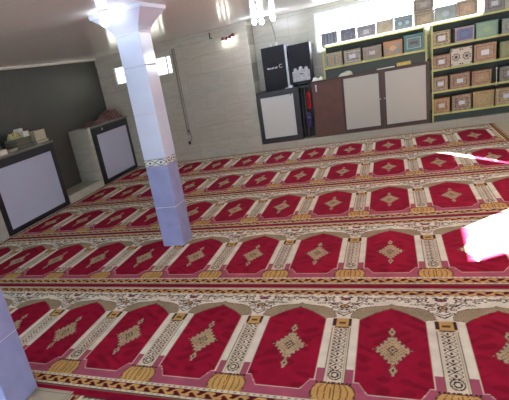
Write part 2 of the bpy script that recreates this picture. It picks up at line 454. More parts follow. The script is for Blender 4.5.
# ------------------------------------------------------------------ columns
def column(x, y, label):
    t = thing('tiled_column', (x, y, 0), label, 'column', 'tiled columns')
    h = .117
    MB().box(x - h + .004, x + h - .004, y - h + .004, y + h - .004, 0.009, 2.03).build('grout_core', M['grout'], t)
    lo = MB()
    for z0, z1 in ((0.009, .425), (.429, .845)): lo.box(x - h, x + h, y - h, y + h, z0, z1, .006)
    lo.build('lower_tiles', M['col_low'], t)
    MB().box(x - h, x + h, y - h, y + h, .848, .915, .004).build('border_tiles', M['col_band'], t)
    up = MB()
    for z0, z1 in ((.919, 1.335), (1.339, 1.755), (1.759, 2.03)): up.box(x - h, x + h, y - h, y + h, z0, z1, .006)
    up.build('upper_tiles', M['col_up'], t)
    v = MB(); g = h + .0015
    for (ax, ay, bx, by) in ((-1, -1, 1, -1), (1, -1, 1, 1), (1, 1, -1, 1), (-1, 1, -1, -1)):
        for ph in (0, PI):
            pts = []
            for k in range(33):
                f_ = k / 32
                pts.append((x + g * (ax + (bx - ax) * f_), y + g * (ay + (by - ay) * f_), .882 + .026 * math.sin(f_ * 2 * PI + ph)))
            v.tube(pts, .003, 5)
        for f_ in (.25, .75):
            v.ball((x + g * (ax + (bx - ax) * f_), y + g * (ay + (by - ay) * f_), .882), .011, (1, 1, .9), 8)
    for z_ in (.850, .914):
        v.tube([(x - g, y - g, z_), (x + g, y - g, z_), (x + g, y + g, z_), (x - g, y + g, z_), (x - g, y - g, z_)], .0018, 4)
    v.build('vine_pattern', M['vine'], t)
    rings = []
    for z_, k in ((2.03, h + .004), (2.045, h + .006), (2.08, h + .022), (2.12, h + .052), (2.16, h + .088), (2.195, h + .124), (2.2, h + .135), (2.23, h + .14)):
        c_ = .03
        rings.append([(x + px * k - (c_ if 0 else 0), y + py * k, z_) for px, py in ((-1, -1), (1, -1), (1, 1), (-1, 1))])
    MB().loft(rings).build('capital', M['capital'], t)
    return t
column(-1.466, 1.712, 'square blue and lavender tiled column with flared white capital standing free in the room')
column(-1.562, -.70, 'lavender tiled column cut off by the lower left edge of the photo')

# ------------------------------------------------------------------ desks at the left wall
def desk(y0, y1, py0, py1, pz1, label):
    t = thing('wall_desk', ((XL + XD) / 2, (y0 + y1) / 2, 0), label, 'desk', 'black framed wall desks')
    xf = XL - .035
    MB().box(XD + .005, xf - .012, y0 + .005, y1 - .005, .009, 1.03).build('carcass', M['black_frame'], t)
    fr = MB().box(xf - .012, xf, y0, py0, .009, 1.03).box(xf - .012, xf, py1, y1, .009, 1.03).box(xf - .012, xf, py0, py1, pz1, 1.03).box(xf - .012, xf, py0, py1, .009, .075)
    fr.build('front_frame', M['black_frame'], t)
    MB().box(xf - .0115, xf - .004, py0, py1, .075, pz1).build('front_panel', M['desk_panel'], t)
    MB().box(XD + .002, xf + .018, y0 - .01, y1 + .01, 1.032, 1.062, .004).build('desk_top', M['counter'], t)
    return t
desk(2.15, 3.56, 2.235, 3.465, .915, 'black framed desk with pale panel and books on top, nearer of the two left desks')
d2 = desk(4.655, 5.965, 4.80, 5.88, .90, 'black framed desk with pale panel, reddish cloth on top, beside the back wall')
MB().box(XL - .035, XL - .028, 4.99, 5.03, .955, .995).build('sticker', M['paper'], d2)

# ------------------------------------------------------------------ books and papers on the near desk
def book(x, y, z, lx, ly, h, ang, cover, pages, label, name='book', cat='book'):
    t = thing(name, (x, y, z), label, cat, 'books and papers on the near desk')
    def rb(mb, n, m):
        o = mb.build(n, m); o.parent = t; return o
    rb(MB().box(-lx / 2, lx / 2, -ly / 2, ly / 2, 0, .005, .001).box(-lx / 2, lx / 2, -ly / 2, ly / 2, h - .005, h, .001).box(-lx / 2, -lx / 2 + .005, -ly / 2, ly / 2, .005, h - .005), 'cover', cover)
    rb(MB().box(-lx / 2 + .005, lx / 2 - .006, -ly / 2 + .006, ly / 2 - .006, .005, h - .005), 'pages', pages)
    t.rotation_euler = (0, 0, ang)
    return t
BM = {k: mat('book_cover_' + k, c, .45, noise=(30, .12)) for k, c in dict(green=(58, 92, 62), navy=(32, 40, 58), black=(34, 36, 40), olive=(86, 92, 62), cream=(190, 184, 160), white=(212, 214, 206), teal=(50, 84, 84)).items()}
DT = 1.063
book(-4.42, 3.44, DT, .24, .30, .04, .06, BM['green'], M['cream_pages'], 'green covered book lying under the thick cream book on the near desk')
book(-4.42, 3.45, DT + .041, .20, .26, .15, .02, BM['cream'], M['cream_pages'], 'thick cream block of a book on top of the green book')
book(-4.42, 3.06, DT, .26, .35, .055, -.03, BM['navy'], M['dark_pages'], 'navy book at the bottom of the middle stack on the near desk')
book(-4.43, 3.05, DT + .056, .25, .34, .05, .03, BM['black'], M['dark_pages'], 'black book second from the bottom of the middle stack')
book(-4.42, 3.06, DT + .107, .24, .33, .045, -.02, BM['teal'], M['dark_pages'], 'dark teal book third from the bottom of the middle stack')
book(-4.42, 3.155, DT + .153, .20, .13, .075, .0, BM['white'], M['paper'], 'white bundle of pages beside the printed cloth on the middle stack of books')
book(-4.46, 3.165, DT + .229, .10, .10, .05, .1, BM['white'], M['paper'], 'small white packet highest on the stack of books', 'paper_packet', 'packet')
book(-4.41, 2.78, DT, .24, .18, .05, .12, BM['olive'], M['cream_pages'], 'olive book lying between the middle stack and the leftmost papers')
book(-4.41, 2.56, DT, .24, .20, .07, -.1, BM['cream'], M['paper'], 'cream papers piled flat at the left edge of the photo', 'paper_pile', 'papers')
book(-4.50, 2.60, DT + .072, .20, .18, .045, .1, BM['black'], M['dark_pages'], 'black book lying on the cream papers at the left edge')
# patterned cloth draped over the olive book
pm = mat('yellow_black_print', (190, 178, 120), .8)
nt = pm.node_tree; vo = nt.nodes.new('ShaderNodeTexVoronoi'); vo.inputs['Scale'].default_value = 34
tcn = nt.nodes.new('ShaderNodeTexCoord'); nt.links.new(tcn.outputs['Object'], vo.inputs['Vector'])
cr = nt.nodes.new('ShaderNodeValToRGB'); cr.color_ramp.interpolation = 'CONSTANT'
cr.color_ramp.elements[0].color = lin((48, 48, 42)) + (1,); cr.color_ramp.elements[1].position = .3; cr.color_ramp.elements[1].color = lin((192, 180, 126)) + (1,)
nt.links.new(vo.outputs['Distance'], cr.inputs['Fac']); nt.links.new(cr.outputs['Color'], nt.nodes['Principled BSDF'].inputs['Base Color'])

def drape(name, x0, x1, y0, y1, base, hgt, m, seed, nx=22, ny=30, thick=.012):
    """rumpled folded cloth: closed lumpy slab"""
    rnd = random.Random(seed)
    ph = [rnd.uniform(0, 6) for _ in range(6)]
    bm = bmesh.new(); top = []; low = []
    for j in range(ny + 1):
        a, b_ = [], []
        for i in range(nx + 1):
            f, g = i / nx, j / ny
            e = min(1, 6 * min(f, 1 - f)) * min(1, 7 * min(g, 1 - g))
            w = math.sin(f * 7 + ph[0]) * math.sin(g * 11 + ph[1]) * .25 + math.sin(g * 23 + f * 6 + ph[2]) * .14 + math.sin(f * 19 + g * 4 + ph[3]) * .1
            z = base + .006 + hgt(f, g) * (e ** .5) * (.85 + w * .6)
            xx = x0 + (x1 - x0) * f + .012 * math.sin(g * 9 + ph[4]); yy = y0 + (y1 - y0) * g + .012 * math.sin(f * 8 + ph[5])
            a.append(bm.verts.new((xx, yy, z))); b_.append(bm.verts.new((xx, yy, base + .001)))
        top.append(a); low.append(b_)
    for j in range(ny):
        for i in range(nx):
            bm.faces.new((top[j][i], top[j][i + 1], top[j + 1][i + 1], top[j + 1][i]))
            bm.faces.new((low[j][i], low[j + 1][i], low[j + 1][i + 1], low[j][i + 1]))
    for j in range(ny):
        bm.faces.new((top[j][0], top[j + 1][0], low[j + 1][0], low[j][0])); bm.faces.new((top[j][nx], low[j][nx], low[j + 1][nx], top[j + 1][nx]))
    for i in range(nx):
        bm.faces.new((top[0][i], low[0][i], low[0][i + 1], top[0][i + 1])); bm.faces.new((top[ny][i], top[ny][i + 1], low[ny][i + 1], low[ny][i]))
    w = MB(); w.bm.free(); w.bm = bm
    return w.build(name, m, smooth=True)
o = drape('printed_cloth', -4.50, -4.34, 2.915, 3.065, DT + .153, lambda f, g: .07 + .02 * math.sin(g * 3), pm, 3)
tag(o, 'yellow and black printed cloth bundle on the middle stack of books', 'cloth')
# reddish folded cloth on the far desk
rm = mat('reddish_checked_cloth', (150, 110, 104), .9)
nt = rm.node_tree; N = nt.nodes; L = nt.links
tcn = N.new('ShaderNodeTexCoord'); mp = N.new('ShaderNodeMapping'); mp.inputs['Rotation'].default_value = (0, 0, .7)
L.new(tcn.outputs['Object'], mp.inputs['Vector'])
ck = N.new('ShaderNodeTexBrick'); ck.offset = 0; ck.inputs['Scale'].default_value = 1; ck.inputs['Brick Width'].default_value = .05; ck.inputs['Row Height'].default_value = .05
ck.inputs['Mortar Size'].default_value = .007; ck.inputs['Color1'].default_value = lin((146, 114, 110)) + (1,); ck.inputs['Color2'].default_value = lin((112, 78, 80)) + (1,)
ck.inputs['Mortar'].default_value = lin((70, 44, 50)) + (1,)
L.new(mp.outputs[0], ck.inputs['Vector']); L.new(ck.outputs['Color'], N['Principled BSDF'].inputs['Base Color'])
o = drape('folded_cloth', -4.56, -4.27, 4.75, 5.90, DT, lambda f, g: .045 + .13 * (g > .5) * min(1, (g - .5) * 6) + .03 * math.sin(g * 6) ** 2, rm, 8, ny=44)
tag(o, 'reddish checked cloth folded in a heap on the far left desk', 'cloth')

# ------------------------------------------------------------------ white fronted cabinet and speakers
ZK = ZP + .001
t = thing('media_cabinet', (-1.15, Y0 + .2, ZK), 'black cabinet with a large off-white front panel under the left speaker', 'cabinet')
xa, xb = -1.535, -.805
MB().box(xa, xb, Y0 + .012, YB - .004, ZK, 1.0).box(xb, -.62, Y0 + .24, YB - .004, ZK, 1.0).build('carcass', M['black_frame'], t)
MB().box(xa, -1.475, Y0 - .005, Y0 + .012, ZK, 1.0).box(-.90, xb, Y0 - .005, Y0 + .012, ZK, 1.0).box(-1.475, -.90, Y0 - .005, Y0 + .012, .94, 1.0).box(-1.475, -.90, Y0 - .005, Y0 + .012, ZK, .225).build('front_frame', M['black_frame'], t)
dr = MB().box(-1.475, -.90, Y0 - .002, Y0 + .010, .226, .939, .002).build('door', M['white_panel'], t)
MB().box(-.955, -.935, Y0 - .008, Y0 - .002, .915, .93).build('handle', M['black_frame'], dr)
MB().box(xa - .008, xb + .01, Y0 - .012, YB - .004, 1.001, 1.035, .003).box(xb + .011, -.603, Y0 + .06, YB - .004, 1.001, 1.035, .003).build('cabinet_top', M['black_frame'], t)

def text(body, size, loc, rot, m, parent, name='lettering'):
    cu = bpy.data.curves.new(name, 'FONT'); cu.body = body; cu.size = size; cu.extrude = .0008; cu.align_x = 'CENTER'; cu.align_y = 'CENTER'
    to = bpy.data.objects.new(name + '_curve', cu); C.objects.link(to)
    dg = bpy.context.evaluated_depsgraph_get(); me = bpy.data.meshes.new_from_object(to.evaluated_get(dg))
    C.objects.unlink(to); bpy.data.objects.remove(to)
    me.materials.clear(); me.materials.append(m)
    o = bpy.data.objects.new(name, me); C.objects.link(o); o.location = loc; o.rotation_euler = rot
    if parent: o.parent = parent; o.matrix_parent_inverse = Matrix.Translation(-parent.location)
    return o

ys = Y0 + .105
s1 = thing('loudspeaker', (-1.18, ys + .13, 1.036), 'tall black loudspeaker with small white lettering, left of the pair on the white cabinet', 'speaker', 'loudspeakers')
MB().box(-1.385, -.985, ys + .01, ys + .27, 1.036, 1.755, .006).build('speaker_box', M['speaker'], s1)
MB().box(-1.375, -.995, ys, ys + .012, 1.05, 1.742, .004).build('grille', M['grille'], s1)
MB().box(-.984, -.948, ys - .004, ys + .262, 1.045, 1.747, .004).build('side_panel', M['speaker_side'], s1)
MB().box(-.9475, -.938, ys + .02, ys + .08, 1.50, 1.62, .004).build('carry_handle', M['black_frame'], s1)
mk = MB()
for q, (hh, ww) in enumerate([(.030, .022), (.022, .018), (.022, .016), (.024, .018), (.030, .010), (.022, .018), (.028, .016)]):
    mk.box(-1.305 + q * .026, -1.305 + q * .026 + ww, ys - .0015, ys - .0002, 1.392, 1.392 + hh)
mk.build('worn_lettering', M['text_white'], s1)
text('C', .085, (-1.075, ys - .001, 1.415), (PI / 2, 0, 0), M['text_white'], s1, 'emblem')

ys2 = Y0 + .075
s2 = thing('loudspeaker', (-.74, ys2 + .13, 1.036), 'black loudspeaker with a grey lower horn panel, right of the pair beside the window', 'speaker', 'loudspeakers')
MB().box(-.915, -.565, ys2 + .01, ys2 + .29, 1.076, 1.71, .006).build('speaker_box', M['speaker'], s2)
MB().box(-.905, -.575, ys2, ys2 + .012, 1.33, 1.70, .004).build('grille', M['grille'], s2)
hp = MB().box(-.885, -.595, ys2 - .006, ys2 + .010, 1.11, 1.28, .006)
hp.cyl((-.83, ys2 - .01, 1.31), (-.83, ys2 + .01, 1.31), .025).cyl((-.74, ys2 - .01, 1.32), (-.74, ys2 + .01, 1.32), .03).cyl((-.65, ys2 - .01, 1.31), (-.65, ys2 + .01, 1.31), .025)
hp.box(-.86, -.62, ys2 - .008, ys2 + .010, 1.255, 1.30, .004)
hp.build('horn_panel', M['horn'], s2)
MB().box(-.76, -.70, ys2 - .009, ys2 - .006, 1.22, 1.235).build('slot', M['black_frame'], s2)
for fx in (-.88, -.63):
    for fy in (.05, .25): MB().cyl((fx, ys2 + fy, 1.036), (fx, ys2 + fy, 1.074), .018).build('foot', M['black_frame'], s2)
# clutter on the black cabinet
o = MB().box(-1.02, -.90, Y0 + .0, Y0 + .04, 1.036, 1.05, .004).box(-.965, -.90, Y0 + .045, Y0 + .06, 1.036, 1.075, .003).build('power_adapter', M['text_white'])
tag(o, 'small white adapter lying on the black cabinet edge below the speakers', 'adapter')
# cables down the side of the cabinet
cabs = [(-.785, .045), (-.765, .06), (-.745, .08), (-.72, .10), (-.70, .07), (-.675, .09)]
for k, (cx_, dy) in enumerate(cabs):
    pts = [(cx_ + .008 * math.sin(q * .5 + k) * (q / 12), Y0 + .205 - dy + .006 * math.sin(q * .7 + 2 * k), .985 - q * .07) for q in range(13)]
    o = MB().tube(pts, .006).build('power_cable', M['cable'] if k % 3 else M['cable_grey'], smooth=True)
    tag(o, 'cable in the bunch hanging beside the white fronted cabinet', 'cable', 'cables hanging beside the white fronted cabinet')
red = mat('bright_red_beads', (190, 22, 40), .25)
o = MB()
for k in range(22):
    o.ball((-.640 + .020 * math.sin(k * 2.1), Y0 - .02 + .01 * math.cos(k * 1.7), .92 - k * .013), .017, (1, 1, 1), 8)
o = o.build('bead_string', red, smooth=True)
tag(o, 'bunch of bright red beads hanging between the white and brown cabinets', 'beads')
bp_ = mat('blue_purple_bag', (58, 52, 110), .5)
o = MB()
for k in range(9):
    o.ball((-.67 + .02 * math.sin(k * 2.4), Y0 - .02 + .01 * math.cos(k), .56 - k * .026), .032, (1, .8, 1.1), 10)
o = o.build('cloth_bag', bp_, smooth=True)
tag(o, 'small blue purple bag hanging below the red beads', 'bag')

# ------------------------------------------------------------------ brown cabinet
t = thing('storage_cabinet', (.3, Y0 + .2, ZK), 'long brown cabinet with one wooden and two pale glazed doors under the rack of boxes', 'cabinet')
MB().box(-.585, 1.19, Y0 + .014, YB - .006, ZK, 1.045).build('carcass', M['brown_wood'], t)
MB().box(-.60, 1.20, Y0 - .012, YB - .006, 1.046, 1.072, .003).build('cabinet_top', M['brown_dark'], t)
dd = MB().box(-.58, -.112, Y0, Y0 + .013, ZK + .015, 1.04, .003).build('door', M['brown_wood'], t)
MB().box(-.52, -.50, Y0 - .008, Y0, .90, 1.0, .002).box(-.525, -.495, Y0 - .012, Y0 - .002, .985, 1.01, .002).build('latch', M['steel'], dd)
for (x0, x1, hx) in ((-.105, .515, .475), (.522, 1.185, .56)):
    fr = MB().box(x0, x0 + .035, Y0, Y0 + .013, ZK + .015, 1.04).box(x1 - .055, x1, Y0, Y0 + .013, ZK + .015, 1.04)
    fr.box(x0 + .035, x1 - .055, Y0, Y0 + .013, 1.025, 1.04).box(x0 + .035, x1 - .055, Y0, Y0 + .013, ZK + .015, ZK + .065)
    dd = fr.build('door', M['brown_dark'], t)
    MB().box(x0 + .035, x1 - .055, Y0 + .005, Y0 + .011, ZK + .065, 1.025).build('glass_panel', M['frosted_panel'], dd)
    MB().cyl((hx if hx < .5 else hx - .02, Y0 - .015, .62), (hx if hx < .5 else hx - .02, Y0, .62), .009).build('knob', M['steel'], dd)
ZT = 1.073
# things on the brown cabinet
wc = mat('white_crumpled_cloth', (206, 206, 190), .8)
o = drape('white_cloth', -.13, .07, Y0 - .012, Y0 + .022, ZT, lambda f, g: .03 + .05 * f, wc, 5, 16, 10)
tag(o, 'crumpled white cloth on the brown cabinet in front of the rack', 'cloth')
o = drape('paper_sheets', -.56, -.39, Y0 + .0, Y0 + .20, ZT, lambda f, g: .03 + .02 * math.sin(f * 9), M['paper'], 6, 18, 14)
tag(o, 'loose pile of white papers at the left end of the brown cabinet', 'papers')
yb = mat('yellow_patterned_box', (206, 178, 92), .5, noise=(35, .3))
o = MB().box(.73, .93, Y0 - .008, Y0 + .04, ZT, 1.125, .003).build('yellow_carton', yb); tag(o, 'small yellow carton on the brown cabinet under the teal box', 'carton')
o = MB().box(.44, .70, Y0 - .005, Y0 + .04, ZT, 1.088, .003).build('paper_strip', M['paper']); tag(o, 'flat white papers lying on the brown cabinet edge left of the yellow carton', 'papers')

# ------------------------------------------------------------------ racks
YR0, YR1 = Y0 + .045, YB - .015
def rack(x0, x1, zs, zb, ztop, ups, label, backs):
    t = thing('shelving_rack', ((x0 + x1) / 2, (YR0 + YR1) / 2, zb), label, 'shelf', 'yellow green racks')
    for z in zs:
        MB().box(x0, x1, YR0, YR1, z - .010, z).box(x0, x1, YR0 - .004, YR0, z - .026, z + .004).build('shelf', M['rack'], t)
    for ux in ups:
        MB().box(ux, ux + .022, YR0 - .007, YR0 - .004, zb, ztop).box(ux, ux + .003, YR0 - .004, YR0 + .02, zb, zb + .02).build('upright', M['rack'], t)
        MB().box(ux, ux + .022, YR1 + .001, YR1 + .004, zb, ztop).build('upright', M['rack'], t)
    if backs:
        MB().box(x0, x1, YR1 + .005, YR1 + .009, backs[0], backs[1]).build('shade_backing', M['rack_dark'], t)  # dark sheet added to stand in for shade in the gaps between boxes
    return t
SH = [.255, .592, .922, 1.252, 1.575]
rl = rack(-.365, 1.155, [1.245, 1.575], ZT, 1.60, (-.365, 1.133), 'low yellow green rack of boxes standing on the brown cabinet', (ZT, 1.56))
MB().box(-.343, 1.133, YR0 + .01, YR0 + .014, ZT, 1.215).build('front_board', M['rack_dark'], rl)
rr_ = rack(1.212, 2.62, SH, ZK, 1.60, (1.212, 2.598), 'tall yellow green rack of boxes standing on the plinth at the right', (ZK, 1.56))
MB().box(1.234, 2.598, YR0 + .003, YR0 + .007, ZK, .225).build('kick_board', M['rack_dark'], rr_)

# lit tube along the top shelf
t = thing('tube_light', (.8, YR0 - .03, 1.58), 'long lit white tube light fixed along the front of the top shelf', 'lamp')
MB().cyl((-.30, YR0 - .028, 1.583), (1.86, YR0 - .028, 1.583), .012, 10).build('tube', M['tube'], t, True)
for ex in (-.33, 1.86): MB().box(ex, ex + .03, YR0 - .042, YR0 - .005, 1.568, 1.598).build('end_cap', M['trim'], t)

# ------------------------------------------------------------------ decorated boxes
def pattern_mat(name, c1, c2, scale, kind='vor'):
    m = mat(name, c1, .45)
    nt = m.node_tree; N = nt.nodes; L = nt.links
    tc = N.new('ShaderNodeTexCoord')
    if kind == 'vor':
        v = N.new('ShaderNodeTexVoronoi'); v.inputs['Scale'].default_value = scale; out = v.outputs['Distance']
    else:
        v = N.new('ShaderNodeTexNoise'); v.inputs['Scale'].default_value = scale; v.inputs['Detail'].default_value = 3; out = v.outputs['Fac']
    L.new(tc.outputs['Object'], v.inputs['Vector'])
    r = N.new('ShaderNodeValToRGB'); r.color_ramp.elements[0].position = .35; r.color_ramp.elements[1].position = .6
    r.color_ramp.elements[0].color = lin(c1) + (1,); r.color_ramp.elements[1].color = lin(c2) + (1,)
    L.new(out, r.inputs['Fac']); L.new(r.outputs['Color'], N['Principled BSDF'].inputs['Base Color'])
    return m
_mc = {}
def soft(c, f=.38):
    g = (160, 162, 144)
    return tuple(round(v * (1 - f) + q * f) for v, q in zip(c, g))
def pm_(c1, c2, scale=26, kind='vor'):
    c1, c2 = soft(c1), soft(c2)
    k = (c1, c2, scale, kind)
    if k not in _mc: _mc[k] = pattern_mat('box_pattern_%d' % len(_mc), c1, c2, scale, kind)
    return _mc[k]
def cm_(c):
    if c not in _mc: _mc[c] = mat('box_colour_%d' % len(_mc), c, .45)
    return _mc[c]

def keepsake(x0, x1, z, h, body, style, label, group, yf=None):
    """decorated box: body, lid, patterned front with inlaid frames and a centre label"""
    w = x1 - x0; xc = (x0 + x1) / 2; yf = YR0 + .012 if yf is None else yf
    t = thing('decorated_box', (xc, yf + .11, z + .001), label, 'box', group)
    def part(mb, n, m, par=None):
        o = mb.build(n, m); o.parent = par or t; return o
    F = -.11; D = .22
    hb = h * .80
    part(MB().box(-w / 2, w / 2, F, F + D, 0, hb - .002, .004), 'body', cm_(body))
    part(MB().box(-w / 2 - .002, w / 2 + .002, F - .002, F + D, hb, h, .004), 'lid', cm_(body))
    k = style['k']
    def ringplate(a0, a1, y, z0, z1, m, tag_='border'):
        # rectangular ring on the front
        X0, X1 = -w / 2 + a0, w / 2 - a0; Z0, Z1 = z0, z1; b_ = a1 - a0
        return part(MB().box(X0, X1, y, F + .0, Z1 - b_, Z1).box(X0, X1, y, F, Z0, Z0 + b_).box(X0, X0 + b_, y, F, Z0 + b_, Z1 - b_).box(X1 - b_, X1, y, F, Z0 + b_, Z1 - b_), tag_, m)
    if k == 'label':
        part(MB().box(-w / 2 + .008, w / 2 - .008, F - .003, F, .010, h - .010), 'front_panel', pm_(*style['p']))
        ringplate(.022, .034, F - .005, .028, h - .028, cm_(style['f']))
        ringplate(.044, .050, F - .006, .046, h - .046, cm_(style['g']))
        lw, lh = style.get('lw', .08), style.get('lh', .06)
        part(MB().box(-lw / 2, lw / 2, F - .009, F - .003, h * .5 - lh / 2, h * .5 + lh / 2, .002), 'label_card', cm_(style.get('l', (226, 226, 222))))
    elif k == 'field':
        part(MB().box(-w / 2 + .006, w / 2 - .006, F - .003, F, .008, h - .008), 'front_panel', cm_(style['f']))
        part(MB().box(-w / 2 + .022, w / 2 - .022, F - .005, F - .003, .022, h - .022), 'field', pm_(*style['p']))
        mbb = MB(); mbb.cyl((0, F - .008, h * .5), (0, F - .005, h * .5), .034, 20)
        for q in range(8):
            an = q * PI / 4; mbb.cyl((.04 * math.cos(an), F - .007, h * .5 + .03 * math.sin(an)), (.04 * math.cos(an), F - .005, h * .5 + .03 * math.sin(an)), .012, 8)
        part(mbb, 'ornament', cm_(style['g']))
    elif k == 'star':
        part(MB().box(-w / 2 + .004, w / 2 - .004, F - .003, F, .006, h - .006), 'front_panel', cm_((214, 208, 190)))
        for sx_ in (-1, 1):
            cx_ = sx_ * w / 4
            mb = MB()
            mt = Matrix(((1, 0, 0, cx_), (0, 0, -1, F - .003), (0, 1, 0, h / 2), (0, 0, 0, 1)))
            R_ = min(w / 4, h / 2) - .008
            pts = [((R_ if q % 2 else R_ * .72) * math.cos(q * PI / 8), (R_ if q % 2 else R_ * .72) * math.sin(q * PI / 8)) for q in range(16)]
            inn = [(x_ * .78, y_ * .78) for x_, y_ in pts]
            mb.poly([pts, inn], mt, .002)
            p2 = [((R_ * .58 if q % 2 else R_ * .26) * math.cos(q * PI / 8), (R_ * .58 if q % 2 else R_ * .26) * math.sin(q * PI / 8)) for q in range(16)]
            mb.poly([p2], mt, .002)
            for qx in (-1, 1):
                for qz in (-1, 1):
                    mb.cyl((cx_ + qx * w * .2, F - .005, h / 2 + qz * h * .4), (cx_ + qx * w * .2, F - .003, h / 2 + qz * h * .4), .011, 6)
            part(mb, 'star_inlay', cm_((72, 62, 60)))
    elif k == 'two':
        part(MB().box(-w / 2 + .008, w / 2 - .008, F - .003, F, .010, h - .010), 'front_panel', pm_(*style['p']))
        for sx_ in (-1, 1):
            part(MB().cyl((sx_ * w * .2, F - .006, h * .5), (sx_ * w * .2, F - .003, h * .5), .028, 8), 'medallion', cm_(style['g']))
    elif k == 'stripe':
        part(MB().box(-w / 2 + .008, w / 2 - .008, F - .003, F, .010, h - .010), 'front_panel', pm_(*style['p']))
        for q in range(4):
            xx = -w / 2 + w * (.2 + .2 * q)
            part(MB().box(xx - .012, xx + .012, F - .005, F - .003, .03, h - .03), 'inlay_strip', cm_(style['g'] if q % 2 else style['f']))
    return t

G1, G2 = 'boxes along the lit top shelf', 'boxes on the low rack above the brown cabinet'
TAN, DK, BRN = (168, 146, 112), (70, 54, 52), (150, 112, 84)
A1 = [(-.365, -.119, .205, (92, 100, 122), dict(k='stripe', p=((92, 100, 124), (116, 122, 140), 30), f=(104, 110, 132), g=(84, 92, 116)), 'slate blue box, leftmost on the lit top shelf'),
      (-.069, .162, .20, (86, 92, 116), dict(k='label', p=((86, 90, 116), (120, 124, 142), 30), f=(110, 112, 132), g=(80, 84, 108), l=(112, 116, 140)), 'slate box second from the left on the lit top shelf'),
      (.18, .455, .19, (120, 124, 142), dict(k='label', p=((120, 124, 140), (156, 158, 170), 30), f=(140, 142, 156), g=(110, 114, 132), l=(190, 196, 206)), 'grey box with pale centre card, third from the left on the lit top shelf'),
      (.465, .704, .205, (176, 166, 150), dict(k='field', f=(186, 176, 158), p=((176, 164, 144), (192, 184, 166), 12, 'n'), g=(172, 158, 136)), 'pale beige box on the lit top shelf beside the blue box with two discs'),
      (.727, .973, .205, (92, 122, 140), dict(k='two', p=((88, 120, 138), (118, 142, 154), 22, 'n'), g=(168, 198, 214)), 'blue box with two pale discs on the lit top shelf'),
      (.994, 1.259, .195, (148, 136, 114), dict(k='label', p=((146, 132, 110), (176, 164, 140), 26), f=(130, 118, 98), g=(166, 154, 130), l=(186, 172, 142)), 'tan box on the lit top shelf carrying a second box on its lid'),
      (1.273, 1.536, .215, (128, 146, 152), dict(k='field', f=(150, 162, 164), p=((120, 144, 156), (140, 160, 166), 14, 'n'), g=(170, 190, 196)), 'grey blue box on the lit top shelf right of the stacked pair'),
      (1.549, 1.81, .235, (160, 138, 112), dict(k='label', p=((158, 134, 108), (184, 164, 138), 26), f=(140, 116, 92), g=(170, 150, 124), l=(200, 172, 150)), 'brown beige box above the end of the tube light on the top shelf'),
      (1.888, 2.133, .21, (88, 98, 122), dict(k='label', p=((84, 96, 124), (130, 128, 132), 26), f=(150, 136, 116), g=(84, 92, 120), l=(190, 200, 206)), 'dark blue box, rightmost in view on the top shelf')]
for x0, x1, h, body, st, lb in A1: keepsake(x0, x1, 1.575, h, body, st, lb, G1)
keepsake(.985, 1.255, 1.575 + .197, .19, (130, 124, 116), dict(k='label', p=((126, 118, 112), (156, 148, 138), 26), f=(112, 104, 98), g=(150, 142, 130), l=(176, 172, 170)), 'grey brown box stacked on the tan box on the lit top shelf', G1)
A2 = [(-.356, -.06, .215, (140, 134, 112), dict(k='stripe', p=((138, 130, 108), (168, 160, 136), 28), f=(104, 132, 124), g=(176, 138, 108)), 'box with green and orange strips, leftmost on the low rack'),
      (-.035, .222, .205, (150, 146, 132), dict(k='label', p=((88, 86, 84), (186, 182, 168), 40), f=(190, 186, 172), g=(96, 92, 92), l=(206, 210, 224), lw=.095), 'speckled grey box with white card, second on the low rack'),
      (.249, .526, .195, (140, 130, 118), dict(k='label', p=((138, 126, 116), (160, 150, 138), 18, 'n'), f=(150, 140, 128), g=(128, 118, 108), l=(216, 214, 214), lw=.085, lh=.055), 'plain grey brown box with white card on the low rack'),
      (.553, .821, .215, (196, 136, 84), dict(k='field', f=(190, 134, 84), p=((206, 138, 80), (112, 140, 160), 7, 'n'), g=(210, 176, 132)), 'orange box with a blue patch on the low rack'),
      (.841, 1.115, .245, (58, 116, 128), dict(k='label', p=((52, 112, 126), (70, 128, 136), 16, 'n'), f=(60, 118, 130), g=(210, 214, 208), l=(96, 84, 88), lw=.11, lh=.05), 'teal box with white framed card, rightmost on the low rack')]
for x0, x1, h, body, st, lb in A2: keepsake(x0, x1, 1.245, h, body, st, lb, G2)
G3 = 'boxes on the tall right rack'
W_ = (226, 228, 230)
